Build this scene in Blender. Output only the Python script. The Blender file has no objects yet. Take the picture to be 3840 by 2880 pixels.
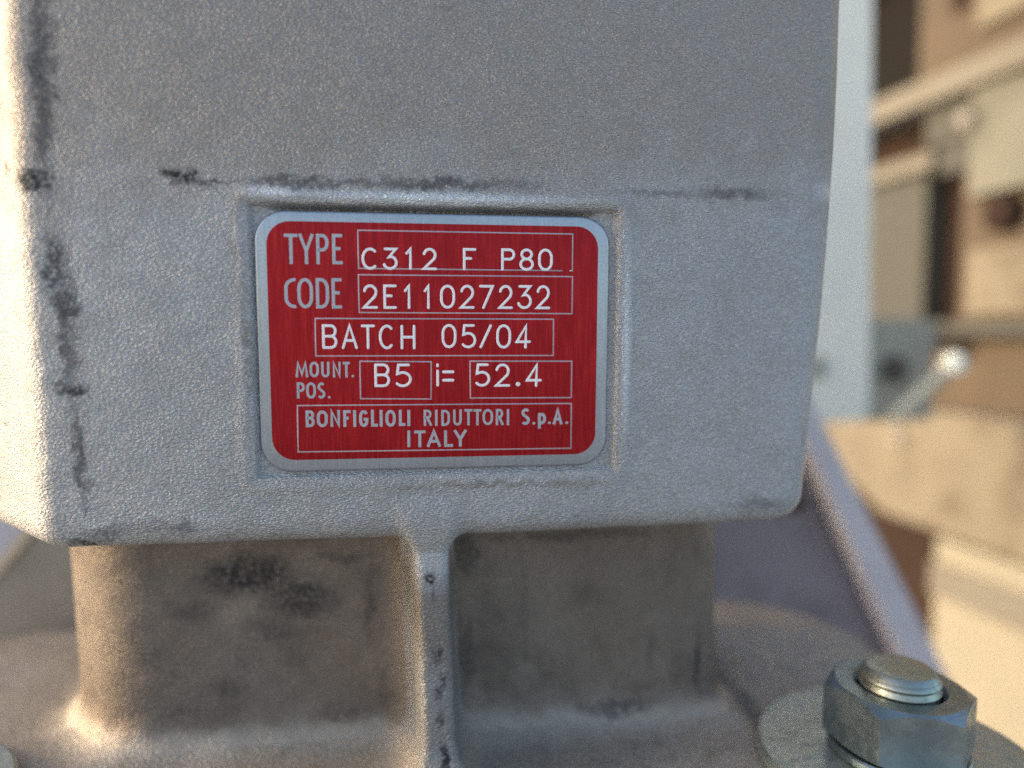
import bpy, bmesh, math, random
import numpy as np
from mathutils import Vector, Matrix
random.seed(4)
MM = 0.001
scene = bpy.context.scene

# ------------------------------------------------------------------ camera
cam_data = bpy.data.cameras.new("camera")
cam = bpy.data.objects.new("camera", cam_data)
scene.collection.objects.link(cam)
cam.location = (-2.3 * MM, -125.9 * MM, 1.6 * MM)
cam.rotation_euler = (math.radians(86.0), 0, math.radians(-7.0))
cam_data.lens = 25.0
cam_data.sensor_width = 36.0
cam_data.clip_start = 0.005
cam_data.clip_end = 200.0
cam_data.dof.use_dof = True
cam_data.dof.focus_distance = 0.1255
cam_data.dof.aperture_fstop = 4.1
scene.camera = cam

# ------------------------------------------------------------------ sky and sun
SUN_EL = math.radians(16.0)
SUN_DIR = Vector((-0.99, 0.14, 0.0)).normalized()
sun_vec = Vector((SUN_DIR.x * math.cos(SUN_EL), SUN_DIR.y * math.cos(SUN_EL), math.sin(SUN_EL)))
world = bpy.data.worlds.new("World")
scene.world = world
world.use_nodes = True
wn = world.node_tree.nodes
wl = world.node_tree.links
wn.clear()
sky = wn.new("ShaderNodeTexSky")
sky.sky_type = 'NISHITA'
sky.sun_disc = False
sky.sun_elevation = SUN_EL
sky.sun_rotation = math.atan2(SUN_DIR.x, SUN_DIR.y)
sky.air_density = 1.0
sky.dust_density = 2.2
sky.ozone_density = 1.0
bg = wn.new("ShaderNodeBackground")
bg.inputs["Strength"].default_value = 0.15
wo = wn.new("ShaderNodeOutputWorld")
wl.new(sky.outputs[0], bg.inputs[0])
wl.new(bg.outputs[0], wo.inputs[0])
sun_data = bpy.data.lights.new("sun", 'SUN')
sun_data.energy = 0.6
sun_data.angle = math.radians(11)
sun_data.color = (1.0, 0.80, 0.52)
sun = bpy.data.objects.new("sun", sun_data)
scene.collection.objects.link(sun)
sun.rotation_euler = sun_vec.to_track_quat('Z', 'Y').to_euler()
sun.location = (-1, 0, 1)

scene.view_settings.view_transform = 'Standard'
scene.view_settings.look = 'None'
scene.view_settings.gamma = 1.0
scene.view_settings.exposure = 1.2
scene.cycles.max_bounces = 6
scene.cycles.sample_clamp_indirect = 4.0
scene.cycles.use_adaptive_sampling = False
scene.cycles.use_denoising = False

# ------------------------------------------------------------------ materials
class NT:
    """small helper round a node tree"""
    def __init__(self, name):
        self.m = bpy.data.materials.new(name)
        self.m.use_nodes = True
        self.n = self.m.node_tree.nodes
        self.l = self.m.node_tree.links
        self.n.clear()
        self.out = self.n.new("ShaderNodeOutputMaterial")
        self.p = self.n.new("ShaderNodeBsdfPrincipled")
        self.l.new(self.p.outputs[0], self.out.inputs[0])
        self.tc = self.n.new("ShaderNodeTexCoord")
    def put(self, sock, v):
        if isinstance(v, bpy.types.NodeSocket):
            self.l.new(v, sock)
        else:
            sock.default_value = v
    def obj(self):
        return self.tc.outputs["Object"]
    def mapped(self, scale=(1, 1, 1), loc=(0, 0, 0), rot=(0, 0, 0), src=None):
        k = self.n.new("ShaderNodeMapping")
        k.inputs["Scale"].default_value = scale
        k.inputs["Location"].default_value = loc
        k.inputs["Rotation"].default_value = rot
        self.l.new(src or self.obj(), k.inputs[0])
        return k.outputs[0]
    def noise(self, vec, scale, detail=3.0, rough=0.5, dist=0.0):
        k = self.n.new("ShaderNodeTexNoise")
        self.l.new(vec, k.inputs["Vector"])
        k.inputs["Scale"].default_value = scale
        k.inputs["Detail"].default_value = detail
        k.inputs["Roughness"].default_value = rough
        k.inputs["Distortion"].default_value = dist
        return k.outputs["Fac"]
    def voro(self, vec, scale, feature='F1'):
        k = self.n.new("ShaderNodeTexVoronoi")
        k.feature = feature
        self.l.new(vec, k.inputs["Vector"])
        k.inputs["Scale"].default_value = scale
        return k.outputs["Distance"]
    def ramp(self, v, lo, hi, a=0.0, b=1.0, smooth=True):
        k = self.n.new("ShaderNodeMapRange")
        k.interpolation_type = 'SMOOTHSTEP' if smooth else 'LINEAR'
        self.put(k.inputs[0], v)
        k.inputs[1].default_value = lo
        k.inputs[2].default_value = hi
        k.inputs[3].default_value = a
        k.inputs[4].default_value = b
        return k.outputs[0]
    def math(self, op, a, b=None, c=None):
        k = self.n.new("ShaderNodeMath")
        k.operation = op
        self.put(k.inputs[0], a)
        if b is not None: self.put(k.inputs[1], b)
        if c is not None: self.put(k.inputs[2], c)
        return k.outputs[0]
    def mix(self, f, a, b):
        k = self.n.new("ShaderNodeMix")
        k.data_type = 'RGBA'
        self.put(k.inputs[0], f)
        self.put(k.inputs[6], a if isinstance(a, bpy.types.NodeSocket) else (*a, 1))
        self.put(k.inputs[7], b if isinstance(b, bpy.types.NodeSocket) else (*b, 1))
        return k.outputs[2]
    def vadd(self, a, b):
        k = self.n.new("ShaderNodeVectorMath")
        k.operation = 'ADD'
        self.put(k.inputs[0], a)
        self.put(k.inputs[1], b)
        return k.outputs[0]
    def ncol(self, vec, scale, detail=2.0):
        k = self.n.new("ShaderNodeTexNoise")
        self.l.new(vec, k.inputs["Vector"])
        k.inputs["Scale"].default_value = scale
        k.inputs["Detail"].default_value = detail
        return k.outputs["Color"]
    def xyz(self, vec=None):
        k = self.n.new("ShaderNodeSeparateXYZ")
        self.l.new(vec or self.obj(), k.inputs[0])
        return k.outputs
    def bump(self, h, dist, strength=1.0, prev=None):
        k = self.n.new("ShaderNodeBump")
        k.inputs["Strength"].default_value = strength
        k.inputs["Distance"].default_value = dist
        self.put(k.inputs["Height"], h)
        if prev is not None: self.l.new(prev, k.inputs["Normal"])
        return k.outputs[0]
    def set(self, **kw):
        names = dict(color="Base Color", metallic="Metallic", rough="Roughness", normal="Normal",
                     coat="Coat Weight", coatr="Coat Roughness", aniso="Anisotropic", spec="Specular IOR Level",
                     tint="Specular Tint")
        for k, v in kw.items():
            s = self.p.inputs[names[k]]
            if isinstance(v, tuple) and len(v) == 3: v = (*v, 1)
            self.put(s, v)
        return self.m

def patch_mask(t, spots, warp, soft=0.45):
    """union of ragged elliptical stains and painted reflections given in mm: (x, z, rx, rz, strength)"""
    s = t.xyz(warp)
    total = None
    for (cx, cz, rx, rz, w) in spots:
        dx = t.math('MULTIPLY', t.math('SUBTRACT', s[0], cx * MM), 1.0 / (rx * MM))
        dz = t.math('MULTIPLY', t.math('SUBTRACT', s[2], cz * MM), 1.0 / (rz * MM))
        d = t.math('SQRT', t.math('ADD', t.math('MULTIPLY', dx, dx), t.math('MULTIPLY', dz, dz)))
        v = t.ramp(d, 1.0, 1.0 - soft, 0.0, w)
        total = v if total is None else t.math('MAXIMUM', total, v)
    return total

def cast_metal(name, base, warm, spots, ysel=None, rough=0.5, metallic=0.66, brown_refl_z=None, mottle=0.0, seed=0.0, extra=None, grain=1.0, glints=None, foot=None, head=None):
    t = NT(name)
    v = t.mapped(loc=(seed, seed * 0.7, seed * 1.3))
    # grain of the sand casting: fine, slightly stretched beads
    vg = t.mapped(scale=(0.62, 1, 1.3), rot=(0, math.radians(14), 0), loc=(seed, 0, seed))
    g1 = t.noise(vg, 3100, 2.0, 0.6, 0.0)
    g2 = t.noise(v, 650, 2.5, 0.55)
    g3 = t.voro(vg, 2700)
    g3 = t.ramp(g3, 0.0, 0.75, 1.0, 0.0)
    h = t.math('ADD', t.math('MULTIPLY', g1, 0.50), t.math('MULTIPLY', g3, 0.30))
    h = t.math('ADD', h, t.math('MULTIPLY', g2, 0.30))
    nrm = t.bump(h, 0.00055 * grain)
    wave = t.noise(v, 45, 2.0)
    nrm = t.bump(wave, 0.0004, 0.05, nrm)
    big = t.noise(v, 28, 4.0, 0.6)
    mid = t.noise(v, 160, 4.0, 0.62)
    fine = t.noise(v, 1500, 2.0, 0.6)
    col = t.mix(t.ramp(big, 0.38, 0.66), base, tuple(c * 0.9 for c in base))
    if brown_refl_z is not None:
        # brownish reflection painted into the colour above the moulding line, ragged lower margin
        s = t.xyz()
        edge = t.math('ADD', s[2], t.math('MULTIPLY', t.math('SUBTRACT', t.noise(v, 40, 5.0, 0.6), 0.5), 0.030))
        f = t.ramp(edge, (brown_refl_z - 14) * MM, (brown_refl_z + 10) * MM)
        col = t.mix(f, col, warm)
    else:
        f = t.ramp(big, 0.40, 0.62)
        col = t.mix(f, col, warm)
    if mottle > 0:
        streak = t.ramp(t.noise(t.mapped(scale=(1, 1, 0.22), loc=(seed, 0, 0)), 210, 4.0, 0.6), 0.52, 0.72, 0.0, 0.35)
        col = t.mix(streak, col, (0.10, 0.085, 0.075))
        mm = t.ramp(t.noise(v, 75, 6.0, 0.68, 0.6), 0.50, 0.68, 0.0, mottle)
        col = t.mix(mm, col, (0.035, 0.03, 0.032))
    col = t.mix(t.ramp(mid, 0.35, 0.75, 0.0, 0.18), col, tuple(c * 0.66 for c in warm))
    # relief shading painted in: dark between the beads, pale on their tops
    gg = t.math('ADD', t.math('MULTIPLY', g1, 0.6), t.math('MULTIPLY', g3, 0.4))
    col = t.mix(t.ramp(gg, 0.30, 0.56, 0.40, 0.0), col, tuple(c * 0.25 for c in base))
    col = t.mix(t.ramp(gg, 0.60, 0.85, 0.0, 0.25), col, (0.90, 0.92, 0.95))
    zz = t.math('ADD', t.xyz()[2], t.math('MULTIPLY', t.math('SUBTRACT', t.noise(v, 130, 5.0, 0.65), 0.5), 0.007))
    if foot: col = t.mix(t.ramp(zz, foot[1] * MM, foot[2] * MM, 1.0, 0.0), col, foot[0])
    if head: col = t.mix(t.ramp(zz, head[1] * MM, head[2] * MM, 0.0, 1.0), col, head[0])
    wv = t.vadd(t.obj(), t.mapped(scale=(0.0045,) * 3, src=t.ncol(v, 220, 4.0)))
    wv = t.vadd(wv, t.mapped(scale=(0.0032,) * 3, src=t.ncol(v, 800, 4.0)))
    wv = t.vadd(wv, (-0.00385, -0.00385, -0.00385))
    if glints:  # bright reflections painted in as paler, smoother metal
        glint = t.math('MULTIPLY', patch_mask(t, glints, t.obj(), 1.0), t.ramp(gg, 0.30, 0.62, 0.6, 1.0))
        col = t.mix(glint, col, (0.90, 0.93, 0.97))
    dirt = patch_mask(t, spots, wv, 0.75)
    brk = t.math('MULTIPLY', t.ramp(t.noise(v, 1100, 3.0, 0.7), 0.34, 0.54, 0.30, 1.0), t.ramp(t.noise(v, 300, 5.0, 0.7), 0.30, 0.48, 0.25, 1.0))
    dirt = t.math('MULTIPLY', dirt, brk)
    col = t.mix(dirt, col, (0.016, 0.016, 0.022))
    for (spots2, c2, lo) in (extra or []):
        ex = t.math('MULTIPLY', patch_mask(t, spots2, wv, 0.9), t.ramp(t.noise(v, 300, 5.0, 0.7), 0.36, 0.60, lo, 1.0))
        col = t.mix(ex, col, c2)
    glint_r = glint if glints else 0.0
    r = t.math('ADD', t.ramp(mid, 0.3, 0.7, rough - 0.05, rough + 0.08), t.math('MULTIPLY', dirt, 0.25))
    r = t.math('SUBTRACT', r, t.math('MULTIPLY', glint_r, 0.18))
    met = t.math('MULTIPLY', t.math('SUBTRACT', 1.0, t.math('MULTIPLY', dirt, 0.8)), metallic)
    return t.set(color=col, rough=r, metallic=met, normal=nrm)

def painted(name, base, rough=0.4, dirt=(0.08, 0.07, 0.06), damt=0.35, scale=40, bump=0.0003, metallic=0.0, bscale=300, spec=0.5):
    t = NT(name)
    v = t.obj()
    a = t.noise(v, scale, 5.0, 0.6)
    b = t.noise(v, scale * 9, 4.0, 0.6)
    col = t.mix(t.ramp(a, 0.42, 0.75, 0.0, damt), base, dirt)
    col = t.mix(t.ramp(b, 0.55, 0.8, 0.0, damt * 0.6), col, tuple(c * 0.6 for c in base))
    return t.set(color=col, rough=t.ramp(a, 0.3, 0.8, rough, rough + 0.15), metallic=metallic, spec=spec,
                 normal=t.bump(t.noise(v, bscale, 3.0), bump))

def zinc(name, base, tintb, rough=0.3, seed=0.0):
    t = NT(name)
    v = t.mapped(loc=(seed, seed, seed))
    a = t.noise(v, 90, 4.0, 0.6)
    b = t.noise(v, 500, 4.0, 0.65)
    c = t.noise(t.mapped(scale=(1, 1, 0.12), loc=(seed, 0, 0)), 1600, 2.0)
    col = t.mix(t.ramp(a, 0.38, 0.68), base, tintb)
    col = t.mix(t.ramp(b, 0.50, 0.80, 0.0, 0.35), col, (0.14, 0.13, 0.10))
    h = t.math('ADD', t.math('MULTIPLY', b, 0.6), t.math('MULTIPLY', c, 0.4))
    return t.set(color=col, rough=t.ramp(b, 0.3, 0.7, rough, rough + 0.2), metallic=0.9, normal=t.bump(h, 0.00009))

M = {}
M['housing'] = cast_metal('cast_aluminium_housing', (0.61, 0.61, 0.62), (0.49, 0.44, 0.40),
    [(-42.0, 27.6, 4.0, 1.7, 1.0), (-39.0, 26.8, 7.0, 1.1, 0.7), (-65.0, 26.2, 3.2, 3.0, 1.0), (-62.5, 26.6, 2.6, 1.2, 0.95),
     (-62.6, 44, 2.6, 22, 0.55), (-61.5, 57, 2.2, 3, 0.6), (-62.5, 13, 2.2, 7, 0.8), (-60.8, 6, 3.0, 4.5, 0.75), (-61.0, -1, 2.0, 4.5, 0.6),
     (-60.0, -7.6, 3.4, 1.9, 1.0), (-60.0, -19, 1.4, 12.0, 0.6), (-59.8, -33.6, 4.4, 0.9, 1.0), (-57.5, -32.6, 6.0, 0.8, 0.45), (-43.5, -31.5, 3.5, 1.6, 0.45),
     (-20.0, 27.0, 17, 1.2, 0.33), (0.0, 27.6, 11, 1.6, 0.38), (53.0, 26.6, 8.5, 1.5, 0.40), (-34, 15, 1.0, 9, 0.25),
     (-74.5, 57, 1.6, 1.6, 0.9), (-72, 41, 1.0, 1.6, 0.6), (-70, 29, 0.8, 2.4, 0.7), (-78, 46, 0.9, 0.7, 0.6), (-76, 20, 2.0, 0.6, 0.4), (-80, 7, 1.2, 1.2, 0.4), (-76.5, -14, 0.8, 0.8, 0.5),
     (1.5, 57, 2.2, 1.0, 0.25), (70, -18, 0.8, 5, 0.3), (60, -30, 9, 1.4, 0.35)],
    brown_refl_z=29.0, glints=[(0, 24.9, 36, 1.7, 1.0), (-27, 25.4, 7, 1.8, 1.0), (34.0, 0, 1.3, 25, 0.8), (72, 28, 4.5, 2.6, 0.5), (-58, -30.6, 3, 0.8, 0.8)], extra=[([(6, -25.4, 22, 1.1, 0.5), (-32.2, 2, 0.9, 22, 0.45), (24, -25.6, 7, 1.5, 0.55), (44, -29, 0.8, 0.7, 0.8), (-61.5, -7.0, 1.6, 1.0, 0.7), (74, 30, 2, 30, 0.25)], (0.20, 0.15, 0.10), 0.3),  # pocket rim reflections painted in: bright above and right, brown below and left
    ([(-62.6, 42, 2.6, 34, 0.75), (-60.6, 2, 2.6, 30, 0.6), (-59.5, -22, 1.6, 14, 0.5), (2, 27.4, 24, 1.7, 0.75), (-22, 27.2, 20, 1.3, 0.7), (40, 27.0, 16, 1.2, 0.5), (54, 27.0, 11, 1.9, 0.6), (-52, -31.5, 14, 1.8, 0.4), (62, -31, 10, 1.6, 0.4), (76, 20, 2.5, 40, 0.4)], (0.10, 0.095, 0.11), 0.45)])
M['neck'] = cast_metal('cast_aluminium_grime_shade', (0.35, 0.285, 0.24), (0.27, 0.215, 0.18),  # base darkened for grime and for the shade under the housing
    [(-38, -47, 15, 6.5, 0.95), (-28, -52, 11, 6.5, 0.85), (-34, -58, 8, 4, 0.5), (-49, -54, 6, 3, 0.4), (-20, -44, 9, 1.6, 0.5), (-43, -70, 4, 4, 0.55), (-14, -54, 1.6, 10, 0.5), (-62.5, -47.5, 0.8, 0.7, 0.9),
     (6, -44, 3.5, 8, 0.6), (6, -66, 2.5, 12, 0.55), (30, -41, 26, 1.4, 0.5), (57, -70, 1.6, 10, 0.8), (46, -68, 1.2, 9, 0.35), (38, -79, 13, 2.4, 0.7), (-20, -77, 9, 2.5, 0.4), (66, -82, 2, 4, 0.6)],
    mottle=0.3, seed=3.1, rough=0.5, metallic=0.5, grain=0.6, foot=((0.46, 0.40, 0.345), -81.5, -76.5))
M['rib'] = cast_metal('cast_aluminium_rib', (0.42, 0.415, 0.42), (0.33, 0.30, 0.28),
    [(-1.6, -42.3, 1.7, 2.6, 1.0), (-0.6, -57.5, 1.6, 3.2, 0.85), (0.0, -64, 1.2, 4.5, 0.9), (0.2, -70, 1.2, 2.6, 0.7), (0.6, -77.5, 1.7, 3.4, 1.0), (-0.8, -46, 1.0, 1.6, 0.6)],
    seed=1.7, rough=0.46, grain=0.9, head=((0.56, 0.58, 0.62), -47, -38), foot=((0.46, 0.40, 0.345), -82, -77))
M['flange'] = cast_metal('cast_aluminium_flange', (0.56, 0.49, 0.42), (0.47, 0.40, 0.33),
    [(-84, -83, 20, 6, 0.0), (70, -83, 4, 5, 0.6)], mottle=0.3, seed=5.3, rough=0.55, metallic=0.35, grain=0.6)

def brushed(name, base, streak, rough, vertical=True, metallic=1.0, amt=0.5, bd=0.00003):
    t = NT(name)
    v = t.mapped(scale=(1, 1, 0.035) if vertical else (0.035, 1, 1))
    a = t.noise(v, 3800, 3.0, 0.6)
    b = t.noise(t.mapped(scale=(1, 1, 0.12)), 900, 3.0, 0.6)
    c = t.noise(t.obj(), 2600, 2.0, 0.6)
    d = t.noise(t.obj(), 60, 3.0, 0.6)
    f = t.math('ADD', t.math('MULTIPLY', a, 0.6), t.math('MULTIPLY', b, 0.4))
    col = t.mix(t.ramp(f, 0.40, 0.66, 0.0, amt), base, streak)
    col = t.mix(t.ramp(c, 0.35, 0.6, 0.28, 0.0), col, tuple(x * 0.5 for x in base))
    col = t.mix(t.ramp(d, 0.35, 0.7, 0.25, 0.0), col, tuple(x * 0.7 for x in base))
    return t.set(color=col, metallic=metallic, rough=t.ramp(a, 0.3, 0.7, rough - 0.05, rough + 0.08),
                 normal=t.bump(t.math('ADD', t.math('MULTIPLY', a, 0.8), t.math('MULTIPLY', c, 0.3)), bd))

M['plate'] = brushed('brushed_aluminium_plate', (0.44, 0.47, 0.52), (0.58, 0.61, 0.66), 0.36)
M['red'] = brushed('red_anodised_panel', (0.36, 0.005, 0.012), (0.80, 0.04, 0.035), 0.40, metallic=0.65, amt=0.45)
M['print'] = brushed('bare_metal_lettering', (0.50, 0.52, 0.58), (0.62, 0.64, 0.70), 0.45, metallic=0.55, amt=0.4)
M['line'] = brushed('bare_metal_lines', (0.52, 0.42, 0.47), (0.66, 0.56, 0.62), 0.45, metallic=0.4, amt=0.5)
t = NT('engraved_lettering')
cc = t.noise(t.obj(), 2500, 3.0, 0.6)
M['engrave'] = t.set(color=t.mix(t.ramp(cc, 0.3, 0.6), (0.80, 0.79, 0.82), (0.95, 0.94, 0.96)), rough=0.5, metallic=0.0,
                     normal=t.bump(cc, 0.00005))
M['zinc'] = zinc('zinc_plated_steel', (0.25, 0.31, 0.34), (0.40, 0.46, 0.46), 0.2)
M['washer'] = zinc('zinc_washer_steel', (0.46, 0.50, 0.46), (0.52, 0.56, 0.53), 0.38, 2.0)
M['stud'] = zinc('yellowed_zinc_stud', (0.42, 0.42, 0.36), (0.34, 0.40, 0.38), 0.32, 4.0)
M['white'] = painted('white_green_paint', (0.90, 0.93, 0.87), 0.6, (0.5, 0.52, 0.5), 0.12, spec=0.2)
M['ribpaint'] = painted('beige_rib_paint', (0.27, 0.245, 0.20), 0.5, (0.25, 0.21, 0.17), 0.5, 30, spec=0.05)
M['whitegrey'] = painted('grey_green_paint', (0.40, 0.42, 0.38), 0.4)
M['cream'] = painted('cream_machine_paint', (0.30, 0.255, 0.19), 0.6, (0.15, 0.115, 0.085), 0.75, 30, spec=0.05)
M['creampale'] = painted('pale_cream_paint', (0.40, 0.36, 0.28), 0.5, (0.5, 0.42, 0.3), 0.5, 30, spec=0.05)
M['tan'] = painted('tan_machine_paint', (0.15, 0.115, 0.085), 0.55, (0.2, 0.15, 0.11), 0.7, 30, spec=0.05)
M['greyp'] = painted('grey_machine_paint', (0.125, 0.12, 0.105), 0.5, (0.12, 0.12, 0.12), 0.5, 30, spec=0.05)
M['darkbrown'] = painted('dark_brown_paint_and_shade', (0.055, 0.035, 0.028), 0.6, (0.03, 0.02, 0.02), 0.4, spec=0.05)  # shade inside the openings painted dark brown; also the dark screws and rivet
M['lilac'] = painted('lilac_grey_paint', (0.30, 0.285, 0.36), 0.4, (0.18, 0.17, 0.2), 0.3)
M['lilacdark'] = painted('lilac_paint_shaded', (0.21, 0.19, 0.22), 0.45, (0.06, 0.055, 0.07), 0.5)  # gusset face with its shade put into the lilac
M['lilacpale'] = painted('lilac_paint_lit', (0.58, 0.55, 0.60), 0.35, (0.35, 0.34, 0.42), 0.3)  # lilac made paler for the light on the rail and guard
M['brownsteel'] = painted('brown_grey_steel', (0.36, 0.32, 0.27), 0.5, (0.2, 0.18, 0.16), 0.4, 30, metallic=0.0)
M['greypale'] = painted('grey_beige_machine_paint', (0.26, 0.25, 0.205), 0.6, (0.12, 0.11, 0.09), 0.6, 30, spec=0.05)
M['black'] = painted('black_cavity_shade', (0.02, 0.018, 0.016), 0.6, (0.03, 0.02, 0.02), 0.4, spec=0.05)  # shade of the upper opening painted as a black back
M['beige'] = painted('beige_sunlit_edge', (0.60, 0.50, 0.38), 0.5, (0.4, 0.34, 0.27), 0.3)  # bracket edge with the sunlight put into its colour
M['concrete'] = painted('yard_concrete', (0.50, 0.49, 0.47), 0.85, (0.3, 0.29, 0.28), 0.5, 1.5, 0.003, 0.0, 40)

# ------------------------------------------------------------------ object helpers
COL = scene.collection
def link(name, me, mat, parent=None, smooth=True, kind=None):
    o = bpy.data.objects.new(name, me)
    COL.objects.link(o)
    if mat: me.materials.append(mat)
    if smooth:
        me.polygons.foreach_set("use_smooth", [True] * len(me.polygons))
    if parent:
        o.parent = parent
    if kind: o['kind'] = kind
    return o
def thing(name, loc, label, cat, group=None):
    o = bpy.data.objects.new(name, None)
    o.empty_display_size = 0.01
    COL.objects.link(o)
    o.location = Vector(loc) * MM
    o['label'] = label
    o['category'] = cat
    if group: o['group'] = group
    return o
def mesh_of(bm, name):
    me = bpy.data.meshes.new(name)
    bmesh.ops.recalc_face_normals(bm, faces=bm.faces)
    bm.to_mesh(me)
    bm.free()
    return me
def finish(name, bm, mat, parent=None, bevel=0.0, seg=3, origin=None, smooth=True, angle=35):
    """bm in mm, world axes; origin (mm) becomes the object's origin"""
    if bevel > 0:
        es = [e for e in bm.edges if e.is_manifold and len(e.link_faces) == 2 and e.calc_face_angle(0) > math.radians(25)]
        bmesh.ops.bevel(bm, geom=es, offset=bevel, segments=seg, profile=0.5, affect='EDGES', clamp_overlap=True)
    po = Vector((0, 0, 0))
    if parent is not None: po = parent.location / MM
    off = Vector(origin) if origin is not None else po
    for v in bm.verts:
        v.co = (v.co - off) * MM
    me = mesh_of(bm, name)
    o = link(name, me, mat, parent, smooth)
    o.location = (off - po) * MM
    if smooth:
        me.set_sharp_from_angle(angle=math.radians(angle))
    return o
def prism(bm, pts, vec):
    """polygon (list of 3D points, mm) extruded by vec"""
    vec = Vector(vec)
    a = [bm.verts.new(Vector(p)) for p in pts]
    b = [bm.verts.new(Vector(p) + vec) for p in pts]
    bm.faces.new(a)
    bm.faces.new(list(reversed(b)))
    n = len(pts)
    for i in range(n):
        j = (i + 1) % n
        bm.faces.new([a[i], b[i], b[j], a[j]])
    return bm
def box(bm, lo, hi):
    (x0, y0, z0), (x1, y1, z1) = lo, hi
    return prism(bm, [(x0, y0, z0), (x1, y0, z0), (x1, y0, z1), (x0, y0, z1)], (0, y1 - y0, 0))
def lathe(bm, prof, c, n=64, axis='z', closed=False):
    """profile [(r, h)] turned round a vertical axis at c"""
    rings = []
    for (r, h) in prof:
        if r < 1e-6:
            rings.append([bm.verts.new((c[0], c[1], c[2] + h))])
        else:
            rings.append([bm.verts.new((c[0] + r * math.cos(2 * math.pi * i / n), c[1] + r * math.sin(2 * math.pi * i / n), c[2] + h)) for i in range(n)])
    seq = list(zip(rings[:-1], rings[1:]))
    if closed: seq.append((rings[-1], rings[0]))
    for A, B in seq:
        for i in range(n):
            j = (i + 1) % n
            f = []
            if len(A) == 1: f = [A[0], B[j], B[i]]
            elif len(B) == 1: f = [A[i], A[j], B[0]]
            else: f = [A[i], A[j], B[j], B[i]]
            bm.faces.new(f)
    return bm

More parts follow.
